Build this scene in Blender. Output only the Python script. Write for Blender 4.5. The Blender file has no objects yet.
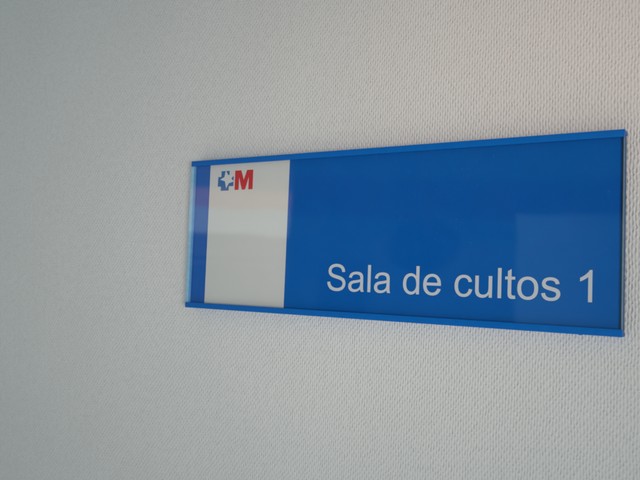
import bpy, bmesh, math
from mathutils import Matrix, Vector
sc = bpy.context.scene
COL = sc.collection
H = 0.15                      # height of the sign in metres
W = 2.769 * H                 # length of the sign
D = 0.088 * H                  # how far its front stands off the wall
Z0 = 1.45                     # height of its lower edge above the floor

# ------------------------------------------------------------------ helpers
def tag(o, label=None, cat=None, kind=None):
    if label: o['label'] = label
    if cat: o['category'] = cat
    if kind: o['kind'] = kind
    return o

def link(name, me, mat, parent=None):
    o = bpy.data.objects.new(name, me)
    for m in (mat if isinstance(mat, (list, tuple)) else [mat]):
        me.materials.append(m)
    COL.objects.link(o)
    o.parent = parent
    return o

def mesh_of(bm, name):
    me = bpy.data.meshes.new(name)
    bm.to_mesh(me); bm.free()
    return me

def box(bm, x0, x1, y0, y1, z0, z1):
    v = [bm.verts.new(p) for p in ((x0,y0,z0),(x1,y0,z0),(x1,y1,z0),(x0,y1,z0),(x0,y0,z1),(x1,y0,z1),(x1,y1,z1),(x0,y1,z1))]
    return [bm.faces.new([v[i] for i in f]) for f in ((0,3,2,1),(4,5,6,7),(0,1,5,4),(1,2,6,5),(2,3,7,6),(3,0,4,7))]

def bevel(bm, w, seg=3):
    bmesh.ops.bevel(bm, geom=bm.edges[:], offset=w, segments=seg, affect='EDGES', profile=0.5, clamp_overlap=True)

def smooth(me, angle=40):
    for p in me.polygons: p.use_smooth = True
    me.set_sharp_from_angle(angle=math.radians(angle))

def flat_shape(name, loops, y, mat, parent, thick=0.00004):
    """Closed outlines (x, z) filled with holes into a thin printed shape facing the room."""
    cu = bpy.data.curves.new(name, 'CURVE')
    cu.dimensions = '2D'; cu.fill_mode = 'BOTH'; cu.extrude = thick
    for lp in loops:
        sp = cu.splines.new('POLY'); sp.points.add(len(lp) - 1)
        for i, (a, b) in enumerate(lp): sp.points[i].co = (a, b, 0, 1)
        sp.use_cyclic_u = True
    tmp = bpy.data.objects.new('temporary', cu); COL.objects.link(tmp)
    me = bpy.data.meshes.new_from_object(tmp.evaluated_get(bpy.context.evaluated_depsgraph_get()))
    bpy.data.objects.remove(tmp); bpy.data.curves.remove(cu)
    me.materials.clear(); me.name = name
    me.transform(Matrix(((1,0,0,0),(0,0,-1,y),(0,1,0,0),(0,0,0,1))))
    return link(name, me, mat, parent)

# ------------------------------------------------------------------ materials
class NT:
    def __init__(s, tree): s.t = tree; s.n = tree.nodes; s.l = tree.links
    def node(s, kind, **kw):
        n = s.n.new(kind)
        for k, v in kw.items(): setattr(n, k, v)
        return n
    def put(s, sock, v):
        if isinstance(v, bpy.types.NodeSocket): s.l.new(v, sock)
        else: sock.default_value = v
    def m(s, op, a, b=0.0, c=None):
        n = s.node('ShaderNodeMath', operation=op)
        s.put(n.inputs[0], a); s.put(n.inputs[1], b)
        if c is not None: s.put(n.inputs[2], c)
        return n.outputs[0]
    def step(s, v, lo, hi, a=0.0, b=1.0):
        n = s.node('ShaderNodeMapRange', interpolation_type='SMOOTHSTEP')
        s.put(n.inputs['Value'], v)
        n.inputs['From Min'].default_value = lo; n.inputs['From Max'].default_value = hi
        n.inputs['To Min'].default_value = a; n.inputs['To Max'].default_value = b
        return n.outputs[0]
    def noise(s, vec, scale, detail=2.0, rough=0.5):
        n = s.node('ShaderNodeTexNoise')
        s.put(n.inputs['Vector'], vec)
        n.inputs['Scale'].default_value = scale; n.inputs['Detail'].default_value = detail
        n.inputs['Roughness'].default_value = rough
        return n
    def mix(s, f, a, b):
        n = s.node('ShaderNodeMix', data_type='RGBA')
        s.put(n.inputs[0], f); s.put(n.inputs[6], a); s.put(n.inputs[7], b)
        return n.outputs[2]

def new_mat(name):
    m = bpy.data.materials.new(name); m.use_nodes = True
    nt = NT(m.node_tree)
    return m, nt, m.node_tree.nodes['Principled BSDF']

def rgb(c): return (c[0], c[1], c[2], 1.0)

def plain(name, c, rough=0.4, spec=0.5, var=0.08, scale=120, bump=0.0):
    m, nt, b = new_mat(name)
    g = nt.node('ShaderNodeTexCoord').outputs['Object']
    n = nt.noise(g, scale, 4).outputs['Fac']
    lo = rgb([x * (1 - var) for x in c]); hi = rgb([min(1, x * (1 + var)) for x in c])
    nt.put(b.inputs['Base Color'], nt.mix(n, lo, hi))
    nt.put(b.inputs['Roughness'], nt.step(n, 0.3, 0.7, rough * 0.9, rough * 1.1))
    b.inputs['Specular IOR Level'].default_value = spec
    if bump:
        bn = nt.node('ShaderNodeBump'); bn.inputs['Strength'].default_value = bump
        bn.inputs['Distance'].default_value = 0.0002
        nt.put(bn.inputs['Height'], nt.noise(g, 2500, 3).outputs['Fac'])
        nt.put(b.inputs['Normal'], bn.outputs['Normal'])
    return m

def wall_material():
    m, nt, b = new_mat('painted_woven_wallcovering')
    g = nt.node('ShaderNodeTexCoord').outputs['Object']
    w = nt.noise(g, 55, 2)                                   # threads wander
    sw = nt.node('ShaderNodeSeparateColor'); nt.put(sw.inputs[0], w.outputs['Color'])
    w2 = nt.noise(g, 420, 2)
    s2 = nt.node('ShaderNodeSeparateColor'); nt.put(s2.inputs[0], w2.outputs['Color'])
    s = nt.node('ShaderNodeSeparateXYZ'); nt.put(s.inputs[0], g)
    PX, PZ = 0.00228, 0.0030
    u = nt.m('DIVIDE', s.outputs[0], PX); v = nt.m('DIVIDE', s.outputs[2], PZ)
    u = nt.m('ADD', u, nt.m('MULTIPLY', sw.outputs[0], 1.3))
    u = nt.m('ADD', u, nt.m('MULTIPLY', s2.outputs[0], 0.45))
    v = nt.m('ADD', v, nt.m('MULTIPLY', sw.outputs[1], 3.0))
    v = nt.m('ADD', v, nt.m('MULTIPLY', s2.outputs[1], 1.0))
    ca = nt.m('COSINE', nt.m('MULTIPLY', nt.m('ADD', u, v), math.pi))
    cb = nt.m('COSINE', nt.m('MULTIPLY', nt.m('SUBTRACT', u, v), math.pi))
    strand = nt.m('SMOOTH_MAX', ca, cb, 0.5)                 # crossing threads with lens-shaped pits between
    rib = nt.m('COSINE', nt.m('MULTIPLY', u, 2 * math.pi))
    h = nt.m('ADD', nt.m('MULTIPLY', rib, -0.28), nt.m('MULTIPLY', strand, 0.52))
    amp = nt.step(nt.noise(g, 170, 2).outputs['Fac'], 0.25, 0.75, 0.55, 1.25)
    h = nt.m('MULTIPLY', h, amp)
    h = nt.m('ADD', h, nt.m('MULTIPLY', nt.noise(g, 1500, 3).outputs['Fac'], 0.18))
    h = nt.m('ADD', h, nt.m('MULTIPLY', nt.noise(g, 90, 3).outputs['Fac'], 1.2))
    bn = nt.node('ShaderNodeBump')
    bn.inputs['Strength'].default_value = 1.0; bn.inputs['Distance'].default_value = WALL_BUMP
    nt.put(bn.inputs['Height'], h); nt.put(b.inputs['Normal'], bn.outputs['Normal'])
    n = nt.noise(g, 9, 5).outputs['Fac']
    nt.put(b.inputs['Base Color'], nt.mix(n, (0.70, 0.695, 0.675, 1), (0.76, 0.752, 0.735, 1)))
    b.inputs['Roughness'].default_value = 0.55; b.inputs['Specular IOR Level'].default_value = 0.35
    return m

def clear_material():
    m, nt, b = new_mat('clear_acrylic_face')
    nt.n.remove(b); out = nt.n['Material Output']
    tr = nt.node('ShaderNodeBsdfTransparent'); tr.inputs[0].default_value = (0.97, 0.98, 0.985, 1)
    gl = nt.node('ShaderNodeBsdfGlossy'); gl.inputs['Roughness'].default_value = 0.03
    gl.inputs['Color'].default_value = (1, 1, 1, 1)
    ge = nt.node('ShaderNodeNewGeometry')
    dp = nt.node('ShaderNodeVectorMath', operation='DOT_PRODUCT')
    nt.put(dp.inputs[0], ge.outputs['Normal']); nt.put(dp.inputs[1], ge.outputs['Incoming'])
    fr = nt.m('MULTIPLY_ADD', nt.m('POWER', nt.m('SUBTRACT', 1.0, nt.m('ABSOLUTE', dp.outputs['Value'])), 5.0), 0.95, 0.045)
    g = nt.node('ShaderNodeTexCoord').outputs['Object']
    bn = nt.node('ShaderNodeBump'); bn.inputs['Strength'].default_value = 0.25; bn.inputs['Distance'].default_value = 0.0006
    nt.put(bn.inputs['Height'], nt.noise(g, 14, 2).outputs['Fac'])
    nt.put(gl.inputs['Normal'], bn.outputs['Normal'])
    mx = nt.node('ShaderNodeMixShader')
    nt.put(mx.inputs[0], fr); nt.put(mx.inputs[1], tr.outputs[0]); nt.put(mx.inputs[2], gl.outputs[0])
    # a little dust and wiping haze on the sheet
    df = nt.node('ShaderNodeBsdfDiffuse'); df.inputs[0].default_value = (0.8, 0.82, 0.85, 1)
    dust = nt.step(nt.noise(g, 900, 2).outputs['Fac'], 0.70, 0.80, 0.0, 0.10)
    haze = nt.step(nt.noise(g, 22, 5, 0.65).outputs['Fac'], 0.35, 0.8, 0.001, 0.005)
    m2 = nt.node('ShaderNodeMixShader')
    nt.put(m2.inputs[0], nt.m('ADD', dust, haze)); nt.put(m2.inputs[1], mx.outputs[0]); nt.put(m2.inputs[2], df.outputs[0])
    nt.put(out.inputs['Surface'], m2.outputs[0])
    return m

def inner_clear_material():
    m, nt, b = new_mat('clear_acrylic_inner_face')
    nt.n.remove(b)
    tr = nt.node('ShaderNodeBsdfTransparent'); tr.inputs[0].default_value = (0.98, 0.985, 0.99, 1)
    nt.put(nt.n['Material Output'].inputs['Surface'], tr.outputs[0])
    return m

def edge_material(name, c, mixf):
    """Sawn, polished acrylic edge: pale, half see-through."""
    m, nt, b = new_mat(name)
    g = nt.node('ShaderNodeTexCoord').outputs['Object']
    n = nt.noise(g, 30, 3).outputs['Fac']
    f = nt.noise(g, 260, 3).outputs['Fac']
    nt.put(b.inputs['Base Color'], nt.mix(nt.m('MULTIPLY', nt.m('ADD', n, f), 0.5), rgb([x * 0.55 for x in c]), rgb([min(1, x * 1.4) for x in c])))
    b.inputs['Roughness'].default_value = 0.2
    out = nt.n['Material Output']
    tr = nt.node('ShaderNodeBsdfTransparent')
    mx = nt.node('ShaderNodeMixShader'); mx.inputs[0].default_value = mixf
    nt.put(mx.inputs[1], tr.outputs[0]); nt.put(mx.inputs[2], b.outputs[0]); nt.put(out.inputs['Surface'], mx.outputs[0])
    return m

WALL_BUMP = 0.00034
M_wall = wall_material()
M_rail = plain('blue_painted_rail', (0.0004, 0.130, 0.49), 0.45, 0.16, 0.06, 160, 0.06)
M_back = plain('blue_plastic_back', (0.004, 0.09, 0.26), 0.45, 0.4, 0.08, 120)
M_panel = plain('blue_printed_panel', (0.0002, 0.113, 0.455), 0.7, 0.04, 0.05, 60)
M_white = plain('off_white_insert_paper', (0.69, 0.675, 0.64), 0.6, 0.2, 0.03, 45)
M_text = plain('pale_grey_lettering', (0.69, 0.70, 0.72), 0.55, 0.2, 0.02, 90)
M_red = plain('red_print', (0.62, 0.005, 0.012), 0.6, 0.2, 0.06, 300)
M_eblue = plain('blue_print', (0.02, 0.145, 0.40), 0.6, 0.2, 0.06, 300)
M_star = plain('white_print', (0.70, 0.69, 0.65), 0.6, 0.2, 0.02, 200)
M_clear = clear_material()
M_inner = inner_clear_material()
M_edge = edge_material('acrylic_edge_painted_glow', (0.27, 0.56, 0.90), 0.8)  # glow of light inside the left edge put into the colour
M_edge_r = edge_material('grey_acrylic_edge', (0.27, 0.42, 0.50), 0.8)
M_edge_in = edge_material('acrylic_edge_painted_glow_inner', (0.08, 0.34, 0.72), 0.8)  # inner, dimmer part of the painted edge glow
M_dark = plain('painted_gap_shade', (0.006, 0.010, 0.022), 0.7, 0.2, 0.05, 80)  # flat dark colour standing in for shade in the gaps

# ------------------------------------------------------------------ wall
bm = bmesh.new()
x0, x1, z0, z1 = -1.3, 1.3, -1.1, 1.1
bm.faces.new([bm.verts.new(p) for p in ((x0, 0, z0), (x1, 0, z0), (x1, 0, z1), (x0, 0, z1))])
me = mesh_of(bm, 'wall')
wall = link('wall', me, M_wall)
wall.location = (0.2, 0, Z0)
tag(wall, 'pale grey painted wall with a woven raised texture behind the sign', 'wall', 'structure')

# ------------------------------------------------------------------ the sign (local: x along, z up, y = 0 at its front, +y to the wall)
root = bpy.data.objects.new('door_sign', None)
root.empty_display_size = 0.05
COL.objects.link(root)
root.location = (0, -D, Z0)
tag(root, 'long blue and white room sign reading Sala de cultos 1 on the pale textured wall', 'sign')
R = 0.036 * H
GAP = 0.0006
# back plate: flush on the wall, closes the space behind the printed panel
bm = bmesh.new(); box(bm, 0.0018, W - 0.0004, 0.0072, D - 0.0003, R * 0.6, H - R * 0.6); bevel(bm, 0.0004, 2)
me = mesh_of(bm, 'back_plate'); smooth(me); link('back_plate', me, M_back, root)
# added dark sheet standing in for the shade between panel and back plate
bm = bmesh.new(); box(bm, 0.003, W - 0.0018, 0.0058, 0.0071, R * 0.7, H - R * 0.7)
link('gap_shade', mesh_of(bm, 'gap_shade'), M_dark, root)
# rails: C-shaped extrusions, lip over the clear sheet
def rail(z_out, sgn):
    prof = [(0.0, 0.0), (0.0, R), (0.0011, R), (0.0011, R * 0.55), (0.0070, R * 0.55), (0.0070, R * 0.5), (D - 0.0004, R * 0.5), (D - 0.0004, 0.0)]
    bm = bmesh.new()
    vs = [bm.verts.new((0, y, z_out + sgn * z)) for y, z in prof]
    f = bm.faces.new(vs)
    r = bmesh.ops.extrude_face_region(bm, geom=[f])
    bmesh.ops.translate(bm, vec=(W, 0, 0), verts=[e for e in r['geom'] if isinstance(e, bmesh.types.BMVert)])
    bmesh.ops.recalc_face_normals(bm, faces=bm.faces[:])
    sharp = [e for e in bm.edges if e.is_manifold and e.calc_face_angle(0) > 0.5]
    bmesh.ops.bevel(bm, geom=sharp, offset=0.00045, segments=3, affect='EDGES', profile=0.5, clamp_overlap=True)
    if sgn > 0:    # small burr under the lower rail
        bmesh.ops.create_icosphere(bm, subdivisions=2, radius=0.0007, matrix=Matrix.Translation((2.578 * H, 0.0016, -0.0001)) @ Matrix.Diagonal((1.9, 1, 0.8, 1)))
    me = mesh_of(bm, 'rail'); smooth(me, 50)
    return link('rail', me, M_rail, root)
rail(0.0, 1)
rail(H, -1)
# printed panel
PY = 0.0045
zb, zt = R * 0.62, H - R * 0.62
bm = bmesh.new(); box(bm, 0.0016, W - 0.0016, PY, PY + 0.0012, zb, zt)
panel = link('name_panel', mesh_of(bm, 'name_panel'), M_panel, root)
# white paper strip
def strip():
    c = [(0.1462, 0.0), (0.7936, 0.0), (0.7987, 1.0), (0.1485, 1.0)]
    bm = bmesh.new()
    xs = [a * H for a, _ in c]; zz = [zb, zb, zt, zt]
    lo = [bm.verts.new((x, PY - 0.0003, z)) for x, z in zip(xs, zz)]
    hi = [bm.verts.new((x, PY - 0.00002, z)) for x, z in zip(xs, zz)]
    bm.faces.new(lo)
    for i in range(4): bm.faces.new([lo[i], hi[i], hi[(i + 1) % 4], lo[(i + 1) % 4]])
    bmesh.ops.recalc_face_normals(bm, faces=bm.faces[:])
    return link('white_insert', mesh_of(bm, 'white_insert'), M_white, root)
insert = strip()
# emblem and initial on the strip
cross = [(0.2469,0.923),(0.3165,0.923),(0.3165,0.8848),(0.3525,0.8848),(0.3525,0.8198),(0.3140,0.8198),(0.3140,0.7910),(0.2465,0.7910),(0.2465,0.8198),(0.2190,0.8198),(0.2210,0.8848),(0.2472,0.8848)]
star = [(0.2840,0.930),(0.3044,0.8954),(0.3600,0.8960),(0.3327,0.8702),(0.3580,0.8500),(0.3129,0.8392),(0.2923,0.8060),(0.2800,0.8539),(0.2385,0.8660),(0.2745,0.8833)]
sc2 = lambda pts: [(a * H, b * H) for a, b in pts]
IY = PY - 0.00036
emblem = flat_shape('emblem', [sc2(cross)], IY, M_eblue, insert)
flat_shape('emblem_star', [sc2(star)], IY - 0.0001, M_star, insert)
mx0, mw, mz0, mh = 0.3640, 0.1490, 0.7925, 0.1290
mm = [(0,0),(0,1),(.34,1),(.5,.50),(.66,1),(1,1),(1,0),(.77,0),(.77,.66),(.59,0),(.41,0),(.23,.66),(.23,0)]
flat_shape('initial', [[((mx0 + a * mw) * H, (mz0 + b * mh) * H) for a, b in mm]], IY, M_red, insert)

# lettering: own outlines, in units of 1466 per capital height
ADV = {'S':1366,'a':1139,'l':455,' ':569,'d':1139,'e':1139,'c':1024,'u':1139,'t':569,'o':1139,'s':1024,'1':1139}
def q(a): # flat list: M x y then L x y / Q cx cy x y
    pts = []; i = 0; a = a.split()
    while i < len(a):
        k = a[i]
        if k in 'ML': pts.append((float(a[i+1]), float(a[i+2]))); i += 3
        else:
            p0 = pts[-1]; c = (float(a[i+1]), float(a[i+2])); e = (float(a[i+3]), float(a[i+4])); i += 5
            for j in range(1, 7):
                t = j / 6
                pts.append(tuple((1-t)**2*p0[d] + 2*t*(1-t)*c[d] + t*t*e[d] for d in (0, 1)))
    if abs(pts[0][0]-pts[-1][0]) + abs(pts[0][1]-pts[-1][1]) < 1: pts.pop()
    return pts
GL = {
'l': ['M 131 0 L 131 1466 L 311 1466 L 311 0'],
'1': ['M 763 0 L 583 0 L 583 1147 Q 518 1085 412.5 1023 Q 307 961 223 930 L 223 1104 Q 374 1175 487 1276 Q 600 1377 647 1472 L 763 1472'],
't': ['M 528 161 L 554 2 Q 478 -14 418 -14 Q 320 -14 266 17 Q 212 48 190 98.5 Q 168 149 168 311 L 168 922 L 36 922 L 36 1062 L 168 1062 L 168 1325 L 347 1433 L 347 1062 L 528 1062 L 528 922 L 347 922 L 347 301 Q 347 224 356.5 202 Q 366 180 387.5 167 Q 409 154 449 154 Q 479 154 528 161'],
'o': ['M 68 531 Q 68 826 232 968 Q 369 1086 566 1086 Q 785 1086 924 942.5 Q 1063 799 1063 546 Q 1063 341 1001.5 223.5 Q 940 106 822.5 41 Q 705 -24 566 -24 Q 343 -24 205.5 119 Q 68 262 68 531',
      'M 253 531 Q 253 327 342 225.5 Q 431 124 566 124 Q 700 124 789 226 Q 878 328 878 537 Q 878 734 788.5 835.5 Q 699 937 566 937 Q 431 937 342 836 Q 253 735 253 531'],
'c': ['M 828 389 L 1005 366 Q 976 183 856.5 79.5 Q 737 -24 563 -24 Q 345 -24 212.5 118.5 Q 80 261 80 527 Q 80 699 137 828 Q 194 957 310.5 1021.5 Q 427 1086 564 1086 Q 737 1086 847 998.5 Q 957 911 988 750 L 813 723 Q 788 830 724.5 884 Q 661 938 571 938 Q 435 938 350 840.5 Q 265 743 265 532 Q 265 318 347 221 Q 429 124 561 124 Q 667 124 738 189 Q 809 254 828 389'],
'd': ['M 824 0 L 824 134 Q 723 -24 527 -24 Q 400 -24 293.5 46 Q 187 116 128.5 241.5 Q 70 367 70 530 Q 70 689 123 818.5 Q 176 948 282 1017 Q 388 1086 519 1086 Q 615 1086 690 1045.5 Q 765 1005 812 940 L 812 1466 L 991 1466 L 991 0',
      'M 255 530 Q 255 326 341 225 Q 427 124 544 124 Q 662 124 744.5 220.5 Q 827 317 827 515 Q 827 733 743 835 Q 659 937 536 937 Q 416 937 335.5 839 Q 255 741 255 530'],
'e': ['M 862 342 L 1048 319 Q 1004 156 885 66 Q 766 -24 581 -24 Q 348 -24 211.5 119.5 Q 75 263 75 522 Q 75 790 213 938 Q 351 1086 571 1086 Q 784 1086 919 941 Q 1054 796 1054 533 Q 1054 517 1053 485 L 261 485 Q 271 310 360 217 Q 449 124 582 124 Q 681 124 751 176 Q 821 228 862 342',
      'M 271 633 L 864 633 Q 852 767 796 834 Q 710 938 573 938 Q 449 938 364.5 855 Q 280 772 271 633'],
'a': ['M 828 131 Q 728 46 635.5 11 Q 543 -24 437 -24 Q 262 -24 168 61.5 Q 74 147 74 280 Q 74 358 109.5 422.5 Q 145 487 202.5 526 Q 260 565 332 585 Q 385 599 492 612 Q 710 638 813 674 Q 814 711 814 721 Q 814 831 763 876 Q 694 937 558 937 Q 431 937 370.5 892.5 Q 310 848 281 735 L 105 759 Q 129 872 184 941.5 Q 239 1011 343 1048.5 Q 447 1086 584 1086 Q 720 1086 805 1054 Q 890 1022 930 973.5 Q 970 925 986 851 Q 995 805 995 685 L 995 445 Q 995 194 1006.5 127.5 Q 1018 61 1052 0 L 864 0 Q 836 56 828 131',
      'M 813 533 Q 715 493 519 465 Q 408 449 362 429 Q 316 409 291 370.5 Q 266 332 266 285 Q 266 213 320.5 165 Q 375 117 480 117 Q 584 117 665 162.5 Q 746 208 784 287 Q 813 348 813 467'],
's': ['M 63 317 L 241 345 Q 256 238 324.5 181 Q 393 124 516 124 Q 640 124 700 174.5 Q 760 225 760 293 Q 760 354 707 389 Q 670 413 523 450 Q 325 500 248.5 536.5 Q 172 573 132.5 637.5 Q 93 702 93 780 Q 93 851 125.5 911.5 Q 158 972 214 1012 Q 256 1043 328.5 1064.5 Q 401 1086 484 1086 Q 609 1086 703.5 1050 Q 798 1014 843 952.5 Q 888 891 905 788 L 729 764 Q 717 846 659.5 892 Q 602 938 497 938 Q 373 938 320 897 Q 267 856 267 801 Q 267 766 289 738 Q 311 709 358 690 Q 385 680 517 644 Q 708 593 783.5 560.5 Q 859 528 902 466 Q 945 404 945 312 Q 945 222 892.5 142.5 Q 840 63 741 19.5 Q 642 -24 517 -24 Q 310 -24 201.5 62 Q 93 148 63 317'],
'u': ['M 831 0 L 831 156 Q 707 -24 494 -24 Q 400 -24 318.5 12 Q 237 48 197.5 102.5 Q 158 157 142 236 Q 131 289 131 404 L 131 1062 L 311 1062 L 311 473 Q 311 332 322 283 Q 339 212 394 171.5 Q 449 131 530 131 Q 611 131 682 172.5 Q 753 214 782.5 285.5 Q 812 357 812 493 L 812 1062 L 992 1062 L 992 0'],
'S': ['M 92 471 L 275 487 Q 288 377 335.5 306.5 Q 383 236 483 192.5 Q 583 149 708 149 Q 819 149 904 182 Q 989 215 1030.5 272.5 Q 1072 330 1072 398 Q 1072 467 1032 518.5 Q 992 570 900 605 Q 841 628 639 676.5 Q 437 725 356 768 Q 251 823 199.5 904.5 Q 148 986 148 1087 Q 148 1198 211 1294.5 Q 274 1391 395 1441 Q 516 1491 664 1491 Q 827 1491 951.5 1438.5 Q 1076 1386 1143 1284 Q 1210 1182 1215 1053 L 1029 1039 Q 1014 1178 927.5 1249 Q 841 1320 672 1320 Q 496 1320 415.5 1255.5 Q 335 1191 335 1100 Q 335 1021 392 970 Q 448 919 684.5 865.5 Q 921 812 1009 772 Q 1137 713 1198 622.5 Q 1259 532 1259 414 Q 1259 297 1192 193.5 Q 1125 90 999.5 32.5 Q 874 -25 717 -25 Q 518 -25 383.5 33 Q 249 91 172.5 207.5 Q 96 324 92 471'],
}
loops = []; x = 0.0
TX, TZ, TC = 1.0973 * H, 0.1588 * H, 0.15785 * H / 1466
for ch in 'Sala de cultos 1':
    for g in GL.get(ch, []): loops.append([(TX + (x + a) * TC, TZ + b * TC) for a, b in q(g)])
    x += ADV[ch]
flat_shape('lettering', loops, PY - 0.00016, M_text, panel)

# clear cover sheet: faces clear, the two sawn ends pale
bm = bmesh.new()
CX0, CX1 = -0.0015, W - 0.0002
fs = box(bm, CX0, CX1, 0.0014, 0.0036, R * 0.6, H - R * 0.6)
for f in fs:
    c = f.calc_center_median()
    f.material_index = 2 if c.x > W * 0.9 and abs(f.normal.x) >= 0 and abs(c.x - CX1) < 1e-5 else (0 if abs(c.y - 0.0014) < 1e-6 else 3)
# left end: strips whose colour paints the light glowing inside the edge
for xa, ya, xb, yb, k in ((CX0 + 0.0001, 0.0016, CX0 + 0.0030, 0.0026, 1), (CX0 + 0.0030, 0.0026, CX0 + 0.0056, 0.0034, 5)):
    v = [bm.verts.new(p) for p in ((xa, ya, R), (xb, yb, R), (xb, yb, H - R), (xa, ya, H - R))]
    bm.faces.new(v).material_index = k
for xa, ya, xb, yb, k in ((W - 0.0020, 0.0030, W - 0.0012, 0.0030, 4), (W - 0.0012, 0.0029, W - 0.0003, 0.0034, 2)):  # right end: dark strip paints the refracted gap shade, grey strip is the edge
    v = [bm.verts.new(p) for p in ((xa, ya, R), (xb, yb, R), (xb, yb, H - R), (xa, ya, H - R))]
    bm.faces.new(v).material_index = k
link('clear_cover', mesh_of(bm, 'clear_cover'), [M_clear, M_edge, M_edge_r, M_inner, M_dark, M_edge_in], root)

# ------------------------------------------------------------------ camera (solved from the sign's corners and lettering)
RF = ((0.849467725510846, 0.035968657256922276, 0.5264131827856935), (-0.0018870838832530379, 0.9978745197294029, -0.06513740698885015), (-0.5276372070180868, 0.054338739127326015, 0.8477300744931755))
C = (3.3301646015415454 * H, 0.22651053867206555 * H, -3.643990230420093 * H)
sw = lambda r: Vector((r[0], r[2], r[1]))
right, up, fwd = sw(RF[0]), sw(RF[1]), sw(RF[2])
cam = bpy.data.cameras.new('camera'); co = bpy.data.objects.new('camera', cam); COL.objects.link(co)
mw_ = Matrix.Identity(4)
for i in range(3): mw_[i][0], mw_[i][1], mw_[i][2] = right[i], up[i], -fwd[i]
mw_.translation = Vector((C[0], C[2] - D, C[1] + Z0))
co.matrix_world = mw_
cam.sensor_width = 36; cam.lens = 36 * 710.68 / 640; cam.clip_start = 0.01; cam.clip_end = 100
cam.dof.use_dof = True; cam.dof.focus_distance = 0.62; cam.dof.aperture_fstop = 16
sc.camera = co

# ------------------------------------------------------------------ light
def aim(o, loc, tgt):
    o.location = loc
    o.rotation_euler = (Vector(tgt) - Vector(loc)).to_track_quat('-Z', 'Y').to_euler()
def spot(name, loc, tgt, energy, color, size_deg, radius):
    L = bpy.data.lights.new(name, 'SPOT'); L.energy = energy; L.color = color
    L.spot_size = math.radians(size_deg); L.spot_blend = 1.0; L.shadow_soft_size = radius
    o = bpy.data.objects.new(name, L); COL.objects.link(o); aim(o, loc, tgt); return o
def area(name, loc, tgt, energy, color, sx, sy):
    L = bpy.data.lights.new(name, 'AREA'); L.energy = energy; L.color = color
    L.shape = 'RECTANGLE'; L.size = sx; L.size_y = sy
    o = bpy.data.objects.new(name, L); COL.objects.link(o); aim(o, loc, tgt); return o
spot('window_light', (1.10, -0.90, Z0 - 0.10), (0.09, 0, Z0 + 0.03), 36.0, (1.0, 0.945, 0.865), 33, 0.22)
spot('warm_tint_spot', (1.05, -0.75, Z0 + 0.14), (0.37, 0, Z0 + 0.25), 14.0, (1.0, 0.60, 0.40), 30, 0.16)  # added warm spot to tint the upper right, no known source

w = bpy.data.worlds.new('World'); sc.world = w; w.use_nodes = True
nt = NT(w.node_tree); bg = nt.n['Background']
d = nt.node('ShaderNodeTexCoord').outputs['Generated']
s = nt.node('ShaderNodeSeparateXYZ'); nt.put(s.inputs[0], d)
el = nt.m('MULTIPLY', nt.m('ARCSINE', s.outputs[2]), 180 / math.pi)
az = nt.m('MULTIPLY', nt.m('ARCTAN2', s.outputs[0], nt.m('MULTIPLY', s.outputs[1], -1)), 180 / math.pi)   # 0 = straight out of the wall, minus = left
def band(v, a, b, soft): return nt.m('MULTIPLY', nt.step(v, a, a + soft), nt.step(v, b - soft, b, 1, 0))
FILL = (0.455, 0.475, 0.48, 1)
col = nt.mix(nt.step(el, -40, -16, 1, 0), FILL, (1.04, 1.08, 1.08, 1))          # unseen floor, brightened to lift the shade under the sign
# the dim corridor opposite, at eye level
dim = nt.mix(nt.step(el, 4.6, 5.4), (0.07, 0.32, 0.46, 1), (0.07, 0.03, 0.06, 1))
dim = nt.mix(nt.step(el, 7.6, 8.8), dim, (0.08, 0.28, 0.38, 1))
pan = nt.m('MULTIPLY', band(az, -27.8, -15.8, 0.6), nt.step(el, 3.3, 3.8, 1, 0))
dim = nt.mix(nt.m('MULTIPLY', pan, 0.05), dim, (0.8, 0.84, 0.88, 1))
door = nt.m('MULTIPLY', nt.m('MULTIPLY', nt.step(az, -16.6, -16.2), nt.step(az, -16, -9, 1, 0.45)), nt.step(el, 5.3, 5.7, 1, 0))
dim = nt.mix(nt.m('MULTIPLY', door, 0.8), dim, (0.45, 1.05, 1.25, 1))
blob = nt.m('SQRT', nt.m('ADD', nt.m('POWER', nt.m('ADD', az, 23.6), 2.0), nt.m('POWER', nt.m('MULTIPLY', nt.m('ADD', el, -2.9), 1.25), 2.0)))
dim = nt.mix(nt.step(blob, 2.4, 3.2, 0.85, 0), dim, (0.02, 0.02, 0.03, 1))
cab = nt.m('MULTIPLY', band(az, -32.0, -28.0, 0.3), band(el, -4.5, 1.9, 0.3))
dim = nt.mix(nt.m('MULTIPLY', cab, 0.6), dim, (0.03, 0.03, 0.04, 1))
# its far end, lit by daylight
lit = nt.mix(nt.step(el, 3.1, 3.6), (0.62, 0.65, 0.67, 1), (2.6, 3.0, 3.05, 1))
lit = nt.mix(nt.step(el, 5.2, 5.7), lit, (2.8, 1.6, 1.2, 1))
lit = nt.mix(nt.step(el, 6.5, 7.2), lit, (0.72, 0.72, 0.70, 1))
lit = nt.mix(band(el, 1.2, 1.55, 0.12), lit, (0.22, 0.23, 0.25, 1))
slats = nt.m('MULTIPLY', nt.m('MULTIPLY', nt.m('ADD', nt.m('SINE', nt.m('MULTIPLY', az, 17.0)), 1.0), 0.42), nt.step(el, 0.6, 1.0, 1, 0))
lit = nt.mix(slats, lit, (0.1, 0.1, 0.12, 1))
eye = nt.mix(nt.step(az, -34.9, -34.2), lit, dim)
col = nt.mix(band(el, -12, 17, 4.0), col, eye)
nt.put(bg.inputs['Color'], col)
bg.inputs['Strength'].default_value = 0.61

sc.cycles.filter_width = 1.7     # the small camera's softness
sc.view_settings.view_transform = 'Standard'; sc.view_settings.look = 'None'
sc.view_settings.exposure = 0; sc.view_settings.gamma = 1
